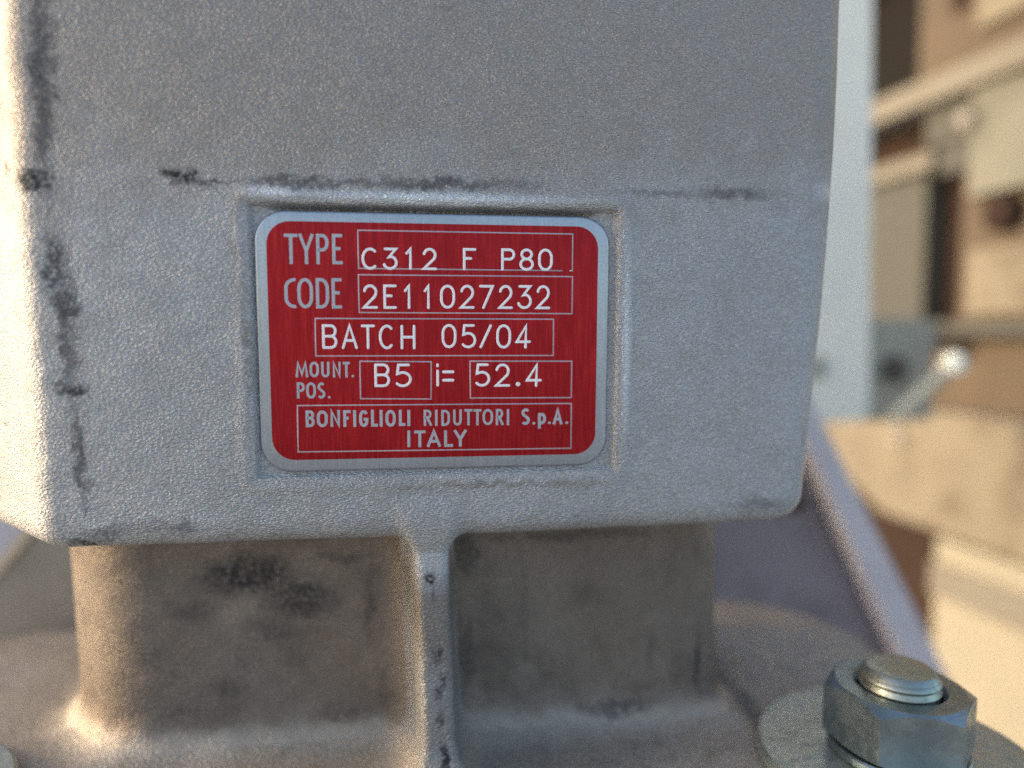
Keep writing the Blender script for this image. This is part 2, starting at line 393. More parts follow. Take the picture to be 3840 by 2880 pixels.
ROWS = [
  ('engraved', [('C', -12.84, -9.99, 12.53, 16.27), ('3', -9.23, -6.73, 12.55, 16.3), ('1', -5.43, -4.31, 12.57, 16.33), ('2', -2.54, -0.02, 12.59, 16.36)]),
  ('engraved', [('F', 4.44, 6.77, 12.62, 16.43)]),
  ('engraved', [('P', 11.11, 13.57, 12.63, 16.46), ('8', 14.32, 16.88, 12.65, 16.49), ('0', 17.64, 20.24, 12.66, 16.52)]),
  ('engraved', [('2', -12.75, -10.17, 5.94, 10.07), ('E', -9.25, -6.97, 5.94, 10.08), ('1', -5.74, -4.62, 5.93, 10.08), ('1', -2.36, -1.3, 5.93, 10.09), ('0', 0.45, 3.06, 6.01, 10.13), ('2', 3.87, 6.46, 6.01, 10.14), ('7', 7.25, 9.83, 6.0, 10.15), ('2', 10.64, 13.19, 6.0, 10.16), ('3', 13.99, 16.56, 6.0, 10.17), ('2', 17.31, 19.85, 5.99, 10.18)]),
  ('engraved', [('B', -19.68, -17.13, -0.92, 3.27), ('A', -16.41, -13.68, -0.95, 3.25), ('T', -13.15, -10.75, -0.97, 3.24), ('C', -10.12, -7.42, -1.0, 3.23), ('H', -6.4, -3.84, -1.03, 3.21)]),
  ('engraved', [('0', 0.68, 3.27, -0.84, 3.35), ('5', 4.13, 6.74, -0.87, 3.34), ('/', 7.29, 9.51, -0.89, 3.33), ('0', 10.26, 12.9, -0.92, 3.32), ('4', 13.69, 16.44, -0.95, 3.3)]),
  ('engraved', [('B', -10.98, -8.29, -7.55, -3.46), ('5', -7.4, -4.56, -7.6, -3.5)]),
  ('engraved', [('i', -0.31, 0.21, -7.54, -3.49), ('=', 0.73, 2.86, -6.69, -4.73)]),
  ('engraved', [('5', 6.5, 9.21, -7.63, -3.53), ('2', 10.04, 12.77, -7.68, -3.57), ('.', 13.78, 14.57, -7.66, -6.81), ('4', 15.56, 18.44, -7.76, -3.62)]),
  ('large', [('T', -25.57, -23.35, 13.34, 18.37), ('Y', -23.18, -20.72, 13.35, 18.4), ('P', -20.32, -18.22, 13.37, 18.43), ('E', -17.69, -15.97, 13.39, 18.46)]),
  ('large', [('C', -25.73, -23.57, 5.96, 11.05), ('O', -23.61, -20.99, 5.96, 11.06), ('D', -20.55, -18.34, 5.95, 11.07), ('E', -17.92, -16.22, 5.95, 11.08)]),
  ('small', [('M', -24.24, -22.12, -5.75, -3.06), ('O', -21.91, -20.32, -5.77, -3.08), ('U', -19.96, -18.54, -5.8, -3.1), ('N', -18.04, -16.64, -5.82, -3.12), ('T', -16.31, -15.1, -5.84, -3.13), ('.', -14.86, -14.43, -5.86, -5.36)]),
  ('small', [('P', -24.11, -22.76, -9.4, -6.59), ('O', -22.55, -20.91, -9.42, -6.61), ('S', -20.67, -19.34, -9.45, -6.64), ('.', -18.91, -18.48, -9.47, -8.97)]),
  ('small', [('B', -22.76, -21.22, -14.37, -11.45), ('O', -20.88, -19.02, -14.41, -11.49), ('N', -18.61, -16.92, -14.37, -11.45), ('F', -16.41, -15.15, -14.42, -11.49), ('I', -14.75, -14.17, -14.44, -11.52), ('G', -13.71, -12.11, -14.48, -11.54), ('L', -11.67, -10.5, -14.46, -11.5), ('I', -10.17, -9.67, -14.48, -11.53), ('O', -9.19, -7.4, -14.52, -11.56), ('L', -6.88, -5.74, -14.41, -11.56), ('I', -5.37, -4.89, -14.44, -11.59)]),
  ('small', [('R', -2.56, -1.1, -14.46, -11.6), ('I', -0.58, -0.1, -14.49, -11.63), ('D', 0.54, 2.06, -14.53, -11.66), ('U', 2.62, 4.16, -14.5, -11.62), ('T', 4.64, 6.04, -14.46, -11.58), ('T', 6.22, 7.63, -14.5, -11.61), ('O', 7.85, 9.71, -14.49, -11.6), ('R', 10.21, 11.61, -14.54, -11.64), ('I', 12.16, 12.62, -14.57, -11.67)]),
  ('small', [('S', 14.79, 16.35, -14.57, -11.57), ('.', 16.79, 17.33, -14.56, -14.05), ('p', 17.81, 19.28, -15.25, -12.44), ('.', 19.63, 20.15, -14.51, -14.02), ('A', 20.52, 22.28, -14.58, -11.65), ('.', 22.82, 23.33, -14.55, -14.02)]),
  ('small', [('I', -5.47, -4.87, -18.19, -15.22), ('T', -4.24, -2.28, -18.24, -15.26), ('A', -2.02, 0.44, -18.22, -15.24), ('L', 1.01, 2.58, -18.29, -15.3), ('Y', 2.73, 5.02, -18.24, -15.24)]),
]
BOXES = [
  [(-13.49, 19.24), (23.88, 19.24), (23.89, 12.62), (-13.45, 12.64)],
  [(-13.5, 11.79), (23.92, 11.84), (23.94, 5.1), (-13.49, 5.18)],
  [(-20.86, 4.38), (20.57, 4.36), (20.63, -2.3), (-20.92, -2.23)],
  [(-13.5, -2.95), (-1.04, -3.07), (-1.09, -9.86), (-13.51, -9.65)],
  [(5.53, -3.01), (23.97, -3.1), (23.98, -9.88), (5.55, -9.75)],
  [(-24.18, -10.5), (23.98, -10.69), (24.05, -19.09), (-24.29, -18.78)],
  [(-28.39, 20.37), (28.28, 20.51), (28.47, -20.24), (-28.56, -19.9)],
]

# ------------------------------------------------------------------ ground
bm = bmesh.new()
box(bm, (-20000, -20000, -960), (20000, 20000, -900))
g = finish('ground', bm, M['concrete'], smooth=False)
g['kind'] = 'structure'

# ------------------------------------------------------------------ gearbox casting (signed distance field -> surface)
def smax(a, b, k):
    h = np.maximum(k - np.abs(a - b), 0.0) / k
    return np.maximum(a, b) + h * h * k * 0.25
def smin(a, b, k):
    return -smax(-a, -b, k)
def sstep(x):
    x = np.clip(x, 0, 1)
    return x * x * (3 - 2 * x)
Y0 = -0.4
def sdf(x, y, z):
    wob = 0.07 * np.sin(x * 0.21 + 1.3) * np.sin(z * 0.17 + 0.4) + 0.03 * np.sin(x * 0.47 + z * 0.39) + 0.02 * np.sin(z * 0.83 - x * 0.6 + 2.0)
    # main box
    fl = (Y0 - 0.03 * z) - y
    fu = (Y0 - 0.84 + 0.034 * (z - 28)) - y
    d = smax(fl, fu, 1.2)
    # nameplate pocket with a soft raised rim
    qx = np.maximum(-30.95 - x, x - 31.9)
    qz = np.maximum(-23.0 - z, (z - 23.25) * 1.0)
    ins = -np.where((qx > 0) & (qz > 0), np.sqrt(np.maximum(qx, 0) ** 2 + np.maximum(qz, 0) ** 2), np.maximum(qx, qz))
    ins = ins + 0.25 * np.sin(x * 0.9) * np.sin(z * 0.31 + 1) * 0.5
    d = d + 1.0 * sstep((ins + 0.6) / 0.95) - 0.22 * np.exp(-((ins + 2.0) / 1.1) ** 2)
    d = d + 1.7 * np.exp(-((z - 22.95) / 0.34) ** 2) * sstep((29.5 - np.abs(x)) / 4.0) - 0.35 * np.exp(-((z - 24.7) / 0.8) ** 2) * sstep((34 - np.abs(x)) / 3.0)
    d = d + wob
    dr = smax(x - 76.6, x - (76.8 + 0.088 * (z - 28)), 8.0)
    lx = 67.0 - 0.035 * np.clip(28 - z, 0, 80)
    dc = (-(x + lx) - (y + 0.9)) * 0.7071 + wob * 0.6
    body = smax(d, dc, 1.8)
    body = smax(body, dr, 7.0)
    body = smax(body, -103 - x, 3.0)
    body = smax(body, y - 75, 3.0)
    zb = -35.6 + 0.012 * np.clip(x - 10, 0, 80)
    body = smax(body, (zb - z) + wob * 0.8, 5.5)
    body = smax(body, z - 105, 3.0)
    # rib
    rx = -1.35 - 0.034 * (z + 37)
    flare = np.clip(y - 1, 0, 30)
    ribl = (rx - 2.95 - 0.14 * flare) - x
    ribr = x - (rx + 2.95 + 0.04 * flare)
    ribf = (1.9 - 0.022 * (z + 36)) - y
    rib = smax(np.maximum(ribl, ribr), ribf + wob * 0.8, 1.7)
    rib = smax(rib, y - 40, 2.0)
    rib = smax(rib, np.maximum(z + 31, -92 - z), 2.0)
    # neck
    nf = 20.0 - y + wob * 1.6 + 0.25 * np.sin(x * 0.13 + z * 0.11)
    nl = -(x + 79.0) - 0.03 * (z + 83)
    nr = x - (62.0 - 0.03 * (z + 40))
    nlc = (nl + nf) * 0.7071 + 10.5
    nk = smax(smax(smax(nf, nl, 3.0), nlc, 6.0), nr, 7.0)
    nk = smax(nk, y - 70, 3.0)
    nk = smax(nk, np.maximum(z + 30, -92 - z), 2.0)
    # flange
    cxx, cyy = -10.0, 16.0
    ax = np.abs(x - cxx) - 128 + 34
    ay = np.abs(y - cyy) - 72 + 34
    fd = np.sqrt(np.maximum(ax, 0) ** 2 + np.maximum(ay, 0) ** 2) + np.minimum(np.maximum(ax, ay), 0) - 34
    fz = np.abs(z + 90.0) - 7.0 + wob * 0.5
    fla = smax(fd, fz, 3.5)
    r = smin(nk, rib, 6.5)
    r = smin(r, fla, 9.0)
    r = smin(r, body, 4.2)
    return r

def axis(a, b, coarse, fine):
    """coordinates from a to b with local refinement: fine = [(lo, hi, step)]"""
    out = [a]
    while out[-1] < b:
        s = coarse(out[-1]) if callable(coarse) else coarse
        for lo, hi, st in fine:
            if lo <= out[-1] < hi: s = min(s, st)
        out.append(out[-1] + s)
    return np.array(out)
gx = axis(-142, 124, 1.5, [(-75, 78, 0.9), (-35, -29, 0.45), (29.5, 36, 0.45), (-10, 8, 0.45), (-70, -60, 0.6)])
gy = axis(-60, 92, 3.0, [(-4, 28, 0.9), (-2.5, 5.5, 0.45), (16, 26, 0.6), (80, 92, 1.0), (40, 80, 1.8)])
gz = axis(-99, 108, 1.6, [(-90, 75, 0.9), (-28, -21, 0.45), (21, 31, 0.45), (-42, -30, 0.45), (-88, -76, 0.6)])
X, Y, Z = np.meshgrid(gx, gy, gz, indexing='ij', sparse=True)
# evaluate in slabs to spare memory
F = np.empty((len(gx), len(gy), len(gz)), dtype=np.float32)
for i in range(0, len(gx), 16):
    F[i:i + 16] = sdf(gx[i:i + 16, None, None], gy[None, :, None], gz[None, None, :])
S = F < 0
cnt = np.zeros(tuple(n - 1 for n in F.shape), dtype=np.int8)
for a in (0, 1):
    for b in (0, 1):
        for c in (0, 1):
            cnt += S[a:S.shape[0] - 1 + a, b:S.shape[1] - 1 + b, c:S.shape[2] - 1 + c]
act = np.argwhere((cnt > 0) & (cnt < 8))
del cnt
idx = -np.ones(tuple(n - 1 for n in F.shape), dtype=np.int32)
idx[act[:, 0], act[:, 1], act[:, 2]] = np.arange(len(act))
acc = np.zeros((len(act), 3))
num = np.zeros(len(act))
G = (gx, gy, gz)
for ax_ in range(3):
    o1, o2 = [q for q in range(3) if q != ax_]
    for b in (0, 1):
        for c in (0, 1):
            p0 = act.copy(); p0[:, o1] += b; p0[:, o2] += c
            p1 = p0.copy(); p1[:, ax_] += 1
            f0 = F[p0[:, 0], p0[:, 1], p0[:, 2]]; f1 = F[p1[:, 0], p1[:, 1], p1[:, 2]]
            cr = (f0 < 0) != (f1 < 0)
            tt = f0[cr] / (f0[cr] - f1[cr])
            P = np.empty((cr.sum(), 3))
            P[:, o1] = G[o1][p0[cr, o1]]; P[:, o2] = G[o2][p0[cr, o2]]
            P[:, ax_] = G[ax_][p0[cr, ax_]] * (1 - tt) + G[ax_][p1[cr, ax_]] * tt
            acc[cr] += P; num[cr] += 1
V = acc / num[:, None]
def grad(V, e=0.05):
    x, y, z = V.T
    g_ = np.stack([sdf(x + e, y, z) - sdf(x - e, y, z), sdf(x, y + e, z) - sdf(x, y - e, z), sdf(x, y, z + e) - sdf(x, y, z - e)], 1) / (2 * e)
    return g_
for it in range(3):
    g_ = grad(V)
    v_ = sdf(*V.T)
    n2 = np.maximum((g_ ** 2).sum(1), 0.2)
    V = V - np.clip(v_ / n2, -0.6, 0.6)[:, None] * g_
N = grad(V)
N /= np.maximum(np.linalg.norm(N, axis=1), 1e-6)[:, None]
quads = []
for ax_ in range(3):
    o1, o2 = [(1, 2), (2, 0), (0, 1)][ax_]
    sl0 = [slice(None)] * 3; sl1 = [slice(None)] * 3
    sl0[ax_] = slice(0, -1); sl1[ax_] = slice(1, None)
    ch = S[tuple(sl0)] != S[tuple(sl1)]
    e = np.argwhere(ch)
    ok = (e[:, o1] > 0) & (e[:, o2] > 0) & (e[:, o1] < F.shape[o1] - 1) & (e[:, o2] < F.shape[o2] - 1)
    e = e[ok]
    inside = S[e[:, 0], e[:, 1], e[:, 2]]
    def cell(d1, d2):
        c = e.copy(); c[:, o1] += d1; c[:, o2] += d2
        return idx[c[:, 0], c[:, 1], c[:, 2]]
    q = np.stack([cell(-1, -1), cell(0, -1), cell(0, 0), cell(-1, 0)], 1)
    q[~inside] = q[~inside][:, ::-1]
    quads.append(q)
Q = np.concatenate(quads)
Q = Q[(Q >= 0).all(1)]
cen = V[Q].mean(1)
cx_, cy_, cz_ = cen.T
part = np.zeros(len(Q), dtype=int)                         # 0 housing
below = cz_ < (-36.3 + 0.012 * np.clip(cx_ - 10, 0, 80))
neckm = (cz_ < -33) & (cy_ > 17.0) & (cy_ < 71) & (np.abs(cx_ + 8) < 75) & (cz_ > -81.0) & ~((cz_ > -36.5) & (np.abs(cx_ + 6) > 70))
neckm &= (N[Q].mean(1)[:, 2] > -0.75)
part[(cz_ < -33.5) & neckm] = 2
ribx = np.abs(cx_ + 1.35 + 0.034 * (cz_ + 37))
ribm = (cz_ < -38.2) & (cy_ < 17.6) & (cz_ > -81.0)
part[(cz_ < -38.2) & (cz_ > -81.0)] = 2
part[ribm & (ribx < 16)] = 1
part[cz_ <= -81.0] = 3

gearbox = thing('gearbox', (0, 30, -97), 'sandblasted cast aluminium gearbox with a red nameplate in a shallow pocket', 'gearbox')
def submesh(name, mask, mat):
    q = Q[mask]
    u, inv = np.unique(q, return_inverse=True)
    inv = inv.reshape(q.shape)
    me = bpy.data.meshes.new(name)
    co = (V[u] - np.array([0, 30, -97])) * MM
    me.vertices.add(len(u)); me.vertices.foreach_set("co", co.astype(np.float32).ravel())
    me.loops.add(inv.size); me.loops.foreach_set("vertex_index", inv.astype(np.int32).ravel())
    me.polygons.add(len(q)); me.polygons.foreach_set("loop_start", np.arange(0, inv.size, 4, dtype=np.int32))
    me.update(calc_edges=True)
    me.polygons.foreach_set("use_smooth", [True] * len(q))
    me.normals_split_custom_set_from_vertices(N[u].tolist())
    o = link(name, me, mat, gearbox, smooth=False)
    return o
# keep material coordinates in world millimetres: part origin stays at the gearbox base
GBO = Vector((0, 30, -97))
for k in ('housing', 'neck', 'rib', 'flange'):
    nt = M[k].node_tree
    tcn = [n for n in nt.nodes if n.type == 'TEX_COORD'][0]
    add = nt.nodes.new("ShaderNodeVectorMath"); add.operation = 'ADD'
    add.inputs[1].default_value = tuple(GBO * MM)
    tos = [l.to_socket for l in nt.links if l.from_socket == tcn.outputs["Object"]]
    for s_ in tos: nt.links.new(add.outputs[0], s_)
    nt.links.new(tcn.outputs["Object"], add.inputs[0])
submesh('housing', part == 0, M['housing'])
submesh('rib', part == 1, M['rib'])
submesh('neck', part == 2, M['neck'])
submesh('mounting_flange', part == 3, M['flange'])
print('casting quads', len(Q), 'grid', F.shape)
del F, S, idx

# ------------------------------------------------------------------ nameplate
TILT = math.atan(0.03)
plate = bpy.data.objects.new('nameplate', None)
def rrect(x0, x1, z0, z1, r, n=10):
    pts = []
    for cx, cz, a0 in ((x1 - r, z1 - r, 0), (x0 + r, z1 - r, 90), (x0 + r, z0 + r, 180), (x1 - r, z0 + r, 270)):
        for i in range(n + 1):
            a = math.radians(a0 + 90 * i / n)
            pts.append((cx + r * math.cos(a), cz + r * math.sin(a)))
    return pts
def slab(name, outline_of, y_front, y_back, mat, parent, prof):
    """outline_of(inset) -> outline; prof: [(inset, y)] from back to front"""
    bm = bmesh.new()
    rings = []
    for ins, y in prof:
        rings.append([bm.verts.new((x, y, z)) for x, z in outline_of(ins)])
    n = len(rings[0])
    for A, B in zip(rings[:-1], rings[1:]):
        for i in range(n):
            j = (i + 1) % n
            bm.faces.new([A[i], A[j], B[j], B[i]])
    bm.faces.new(rings[0]); bm.faces.new(rings[-1])
    for v in bm.verts: v.co *= MM
    me = mesh_of(bm, name)
    o = link(name, me, mat, parent)
    me.set_sharp_from_angle(angle=math.radians(40))
    return o
ol = lambda i: rrect(-30.5 + i, 30.5 - i, -22.25 + i, 22.25 - i, 5.3 - i)
npl = slab('nameplate', ol, 0, 0.85, M['plate'], gearbox, [(0.0, 0.85), (0.0, 0.42), (0.05, 0.26), (0.16, 0.13), (0.32, 0.04), (0.5, 0.0)])
npl.location = (Vector((0, 0, 0)) - GBO) * MM
npl.rotation_euler = (TILT, 0, 0)
npl.scale = (1.007, 1.0, 1.011)
npl['label'] = 'brushed aluminium plate with rounded corners and red panel'
rl = lambda i: rrect(-28.45 + i, 28.38 - i, -20.07 + i, 20.44 - i, 3.9 - i)
slab('red_panel', rl, 0, 0, M['red'], npl, [(0.0, 0.01), (0.0, -0.018), (0.03, -0.024)])

def arc(cx, cy, rx, ry, a0, a1, n=14):
    return [(cx + rx * math.cos(math.radians(a0 + (a1 - a0) * i / n)), cy + ry * math.sin(math.radians(a0 + (a1 - a0) * i / n))) for i in range(n + 1)]
def stadium(cx, w, y0, y1):
    r = w / 2
    return w
def oval(k=0.30):
    # narrow letter O: straight flanks with round ends
    return [arc(0.5, 1 - k, 0.5, k, 0, 180) + arc(0.5, k, 0.5, k, 180, 360) + [(1.0, 1 - k)]]
ENG = {
 'C': [arc(0.52, 0.5, 0.52, 0.5, 50, 310, 28)],
 '3': [[(0.08, 1), (0.95, 1), (0.40, 0.59)] + arc(0.48, 0.31, 0.52, 0.31, 78, -160, 22)],
 '1': [[(0.0, 0.78), (0.95, 1.0), (0.95, 0.0)]],
 '2': [arc(0.5, 0.71, 0.46, 0.29, 170, -20, 18) + [(0.85, 0.50), (0.0, 0.0), (1.0, 0.0)]],
 'F': [[(0, 0), (0, 1), (1, 1)], [(0, 0.54), (0.62, 0.54)]],
 'P': [[(0, 0), (0, 1), (0.62, 1)] + arc(0.62, 0.76, 0.38, 0.24, 90, -90, 12)[1:] + [(0, 0.52)]],
 '8': [arc(0.5, 0.77, 0.42, 0.23, -90, 270, 24), arc(0.5, 0.27, 0.5, 0.27, -270, 90, 26)],
 '0': [arc(0.5, 0.62, 0.5, 0.38, 0, 180, 16) + arc(0.5, 0.38, 0.5, 0.38, 180, 360, 16) + [(1.0, 0.62)]],
 'E': [[(1, 1), (0, 1), (0, 0), (1, 0)], [(0, 0.54), (0.62, 0.54)]],
 '7': [[(0, 1), (1, 1), (0.25, 0)]],
 'B': [[(0, 0), (0, 1), (0.55, 1)] + arc(0.60, 0.76, 0.36, 0.24, 90, -90, 12) + [(0, 0.52)], [(0.4, 0.52)] + arc(0.60, 0.26, 0.40, 0.26, 90, -90, 12) + [(0, 0)]],
 'A': [[(0, 0), (0.5, 1), (1, 0)], [(0.17, 0.33), (0.83, 0.33)]],
 'T': [[(0, 1), (1, 1)], [(0.5, 1), (0.5, 0)]],
 'H': [[(0, 0), (0, 1)], [(1, 0), (1, 1)], [(0, 0.5), (1, 0.5)]],
 '5': [[(0.88, 1), (0.14, 1), (0.06, 0.58)] + arc(0.45, 0.32, 0.55, 0.32, 118, -140, 24)],
 '/': [[(0, 0), (1, 1)]],
 '4': [[(0.68, 0), (0.72, 1), (0, 0.26), (1, 0.26)]],
 'i': [[(0.5, 0), (0.5, 0.70)], [(0.5, 0.94), (0.5, 1.0)]],
 '=': [[(0, 0), (1, 0)], [(0, 1), (1, 1)]],
 '.': [[(0.45, 0.5), (0.55, 0.5)]],
}
LAB = {
 'T': [[(0, 1), (1, 1)], [(0.5, 1), (0.5, 0)]],
 'Y': [[(0, 1), (0.5, 0.42), (1, 1)], [(0.5, 0.46), (0.5, 0)]],
 'P': [[(0, 0), (0, 1), (0.45, 1)] + arc(0.45, 0.735, 0.55, 0.265, 90, -90, 14)[1:] + [(0, 0.47)]],
 'E': [[(1, 1), (0, 1), (0, 0), (1, 0)], [(0, 0.52), (0.95, 0.52)]],
 'C': [[(1.0, 0.975)] + arc(0.95, 0.70, 0.95, 0.30, 95, 180, 10) + arc(0.95, 0.30, 0.95, 0.30, 180, 265, 10) + [(1.0, 0.025)]],
 'O': oval(0.36),
 'D': [[(0, 0), (0, 1), (0.35, 1)] + arc(0.35, 0.68, 0.65, 0.32, 90, 0, 10) + arc(0.35, 0.32, 0.65, 0.32, 0, -90, 10) + [(0, 0)]],
 'M': [[(0, 0), (0.12, 1), (0.5, 0.12), (0.86, 1), (1, 0)]],
 'U': [[(0, 1), (0, 0.28)] + arc(0.5, 0.28, 0.5, 0.28, 180, 360, 12) + [(1, 1)]],
 'N': [[(0, 0), (0, 1), (1, 0), (1, 1)]],
 '.': [[(0.4, 0.5), (0.6, 0.5)]],
 'S': [arc(0.52, 0.76, 0.48, 0.24, 35, 200, 12) + [(0.22, 0.60), (0.78, 0.42)] + arc(0.48, 0.25, 0.52, 0.25, 20, -145, 12)],
 'B': [[(0, 0), (0, 1), (0.5, 1)] + arc(0.52, 0.77, 0.40, 0.23, 90, -90, 10) + [(0, 0.54)], [(0.4, 0.54)] + arc(0.52, 0.27, 0.48, 0.27, 90, -90, 10) + [(0, 0)]],
 'F': [[(0, 0), (0, 1), (1, 1)], [(0, 0.52), (0.92, 0.52)]],
 'I': [[(0.5, 0), (0.5, 1)]],
 'G': [arc(0.5, 0.66, 0.5, 0.34, 30, 180, 12) + arc(0.5, 0.34, 0.5, 0.34, 180, 350, 14) + [(1.0, 0.44), (0.5, 0.44)]],
 'L': [[(0, 1), (0, 0), (1, 0)]],
 'R': [[(0, 0), (0, 1), (0.5, 1)] + arc(0.5, 0.755, 0.42, 0.245, 90, -90, 10) + [(0, 0.51)], [(0.42, 0.50), (1, 0)]],
 'A': [[(0, 0), (0.5, 1), (1, 0)], [(0.2, 0.30), (0.8, 0.30)]],
 'p': [[(0, 0), (0, 1)], [(0, 0.78)] + arc(0.45, 0.66, 0.55, 0.34, 140, -140, 16) + [(0, 0.5)]],
}
def ribbon(bm, pts, w, h, y0, rnd):
    """a low ridge of width w along pts (x, z in mm) on the plane y0, towards -y"""
    P = [Vector(p) for p in pts]
    Q_ = [P[0]]
    for p in P[1:]:
        if (p - Q_[-1]).length > 1e-3: Q_.append(p)
    P = Q_
    closed = (P[0] - P[-1]).length < 1e-2 and len(P) > 5
    if closed: P = P[:-1]
    n = len(P)
    stations = []
    for i in range(n):
        a = P[i - 1] if (i > 0 or closed) else None
        b = P[(i + 1) % n] if (i < n - 1 or closed) else None
        d1 = (P[i] - a).normalized() if a is not None else None
        d2 = (b - P[i]).normalized() if b is not None else None
        if d1 is None: d1 = d2
        if d2 is None: d2 = d1
        t_ = (d1 + d2)
        if t_.length < 0.3: t_ = d2
        t_.normalize()
        nn = Vector((-t_.y, t_.x))
        c = max(0.42, abs(nn.dot(Vector((-d2.y, d2.x)))))
        stations.append((P[i], nn, 1.0 / c))
    if not closed and rnd:
        def cap(p, d, nn, order):
            out = []
            for a in order:
                out.append((p + d * (w / 2) * math.sin(math.radians(a)), nn, max(0.12, math.cos(math.radians(a)))))
            return out
        d0 = (P[0] - P[1]).normalized(); dn = (P[-1] - P[-2]).normalized()
        stations = cap(P[0], d0, stations[0][1], (83, 60, 30)) + stations + cap(P[-1], dn, stations[-1][1], (30, 60, 83))
    prof = [(-1, 0), (-0.72, 0.7), (0, 1.0), (0.72, 0.7), (1, 0)] if rnd else [(-1, 0), (-0.96, 1.0), (0.96, 1.0), (1, 0)]
    rings = []
    for p, nn, s in stations:
        ring = []
        for u, v in prof:
            q = p + nn * (u * w / 2 * s)
            ring.append(bm.verts.new((q.x, y0 - v * h, q.y)))
        rings.append(ring)
    pairs = list(zip(rings[:-1], rings[1:]))
    if closed: pairs.append((rings[-1], rings[0]))
    for A, B in pairs:
        for i in range(len(prof) - 1):
            bm.faces.new([A[i], B[i], B[i + 1], A[i + 1]])
    if not closed:
        bm.faces.new(rings[0]); bm.faces.new(rings[-1])

WORDS = {0: 'C312', 1: 'F', 2: 'P80'}
layer = [0]
def letter_row(style, chars):
    bm = bmesh.new()
    font = ENG if style == 'engraved' else LAB
    w = {'engraved': 0.46, 'large': 0.56, 'small': 0.44}[style]
    if chars[0][4] - chars[0][3] > 2.9 and style == 'small': w = 0.52
    for c, x0, x1, z0, z1 in chars:
        sw = w
        if c == '.':
            sw = min(x1 - x0, z1 - z0) * 0.98
        if style == 'engraved' and c == '=':
            sw = 0.5
        hw = sw / 2
        X0, X1, Z0, Z1_ = x0 + hw, x1 - hw, z0 + hw, z1 - hw
        if X1 <= X0: X0 = X1 = (x0 + x1) / 2
        if style != 'engraved':
            if c in 'TLFEIPBRDNMH': Z0, Z1_ = z0 + hw, z1 - hw
        for st in font[c]:
            pts = []
            for (u, v) in st:
                pts.append((X0 + (X1 - X0) * u, Z0 + (Z1_ - Z0) * v))
            if c == '.':
                cx, cz = (x0 + x1) / 2, (z0 + z1) / 2
                pts = [(cx - 0.02, cz), (cx + 0.02, cz)]
            flatend = style != 'engraved' and c != '.'
            if flatend:
                # square letter ends: run the free ends out by half the stroke
                a, b = Vector(pts[0]), Vector(pts[1])
                d = (a - b).normalized() * hw * 0.98
                e_, f_ = Vector(pts[-1]), Vector(pts[-2])
                dd = (e_ - f_).normalized() * hw * 0.98
                if (a - e_).length > 0.05:
                    if st[0][1] in (0, 1) or c in 'TLIY': pts[0] = tuple(a + d)
                    if st[-1][1] in (0, 1) or c in 'TLIY': pts[-1] = tuple(e_ + dd)
            layer[0] = (layer[0] + 1) % 7
            ribbon(bm, pts, sw, 0.05 if style == 'engraved' else 0.014, -0.0245 - 0.0012 * layer[0], style == 'engraved' or c == '.')
    for v in bm.verts: v.co *= MM
    me = mesh_of(bm, 'lettering')
    o = link('lettering', me, M['engrave'] if style == 'engraved' else M['print'], npl)
    me.set_sharp_from_angle(angle=math.radians(50))
    return o
NAMES = ['C312', 'F', 'P80', '2E11027232', 'BATCH', '05/04', 'B5', 'i=', '52.4', 'TYPE', 'CODE', 'MOUNT.', 'POS.', 'BONFIGLIOLI', 'RIDUTTORI', 'S.p.A.', 'ITALY']
for (style, chars), nm in zip(ROWS, NAMES):
    o = letter_row(style, chars)
    o['label'] = ('white engraved characters "%s"' if style == 'engraved' else 'grey printed letters "%s"') % nm if nm not in ('BONFIGLIOLI', 'RIDUTTORI', 'S.p.A.') else {'BONFIGLIOLI': 'first word of the grey printed line near the bottom', 'RIDUTTORI': 'second word of the grey printed line near the bottom', 'S.p.A.': 'dotted letters ending the grey printed line near the bottom'}[nm]
for k, b in enumerate(BOXES[:6]):
    bm = bmesh.new()
    tl, tr, br, bl = [Vector(p) for p in b]
    lw = 0.23
    hw = lw / 2
    ix = Vector((hw, 0)); iz = Vector((0, hw))
    segs = [(tl - ix * 0 , tr), (tr, br), (br, bl), (bl, tl)]
    tl_, tr_, br_, bl_ = tl + Vector((hw, -hw)), tr + Vector((-hw, -hw)), br + Vector((-hw, hw)), bl + Vector((hw, hw))
    if k == 0:
        # the lower line of the first box has a small gap near its right end
        ribbon(bm, [br_ + (bl_ - br_) * 0.014, br_, tr_, tl_, bl_, bl_ + (br_ - bl_) * 0.952], lw, 0.010, -0.0243, False)
    else:
        m0 = (tl_ + tr_) / 2
        ribbon(bm, [m0, tr_, br_, bl_, tl_, m0 - Vector((0.001, 0))], lw, 0.010, -0.0243, False)
    for v in bm.verts: v.co *= MM
    me = mesh_of(bm, 'printed_frame')
    link('printed_frame', me, M['line'], npl)

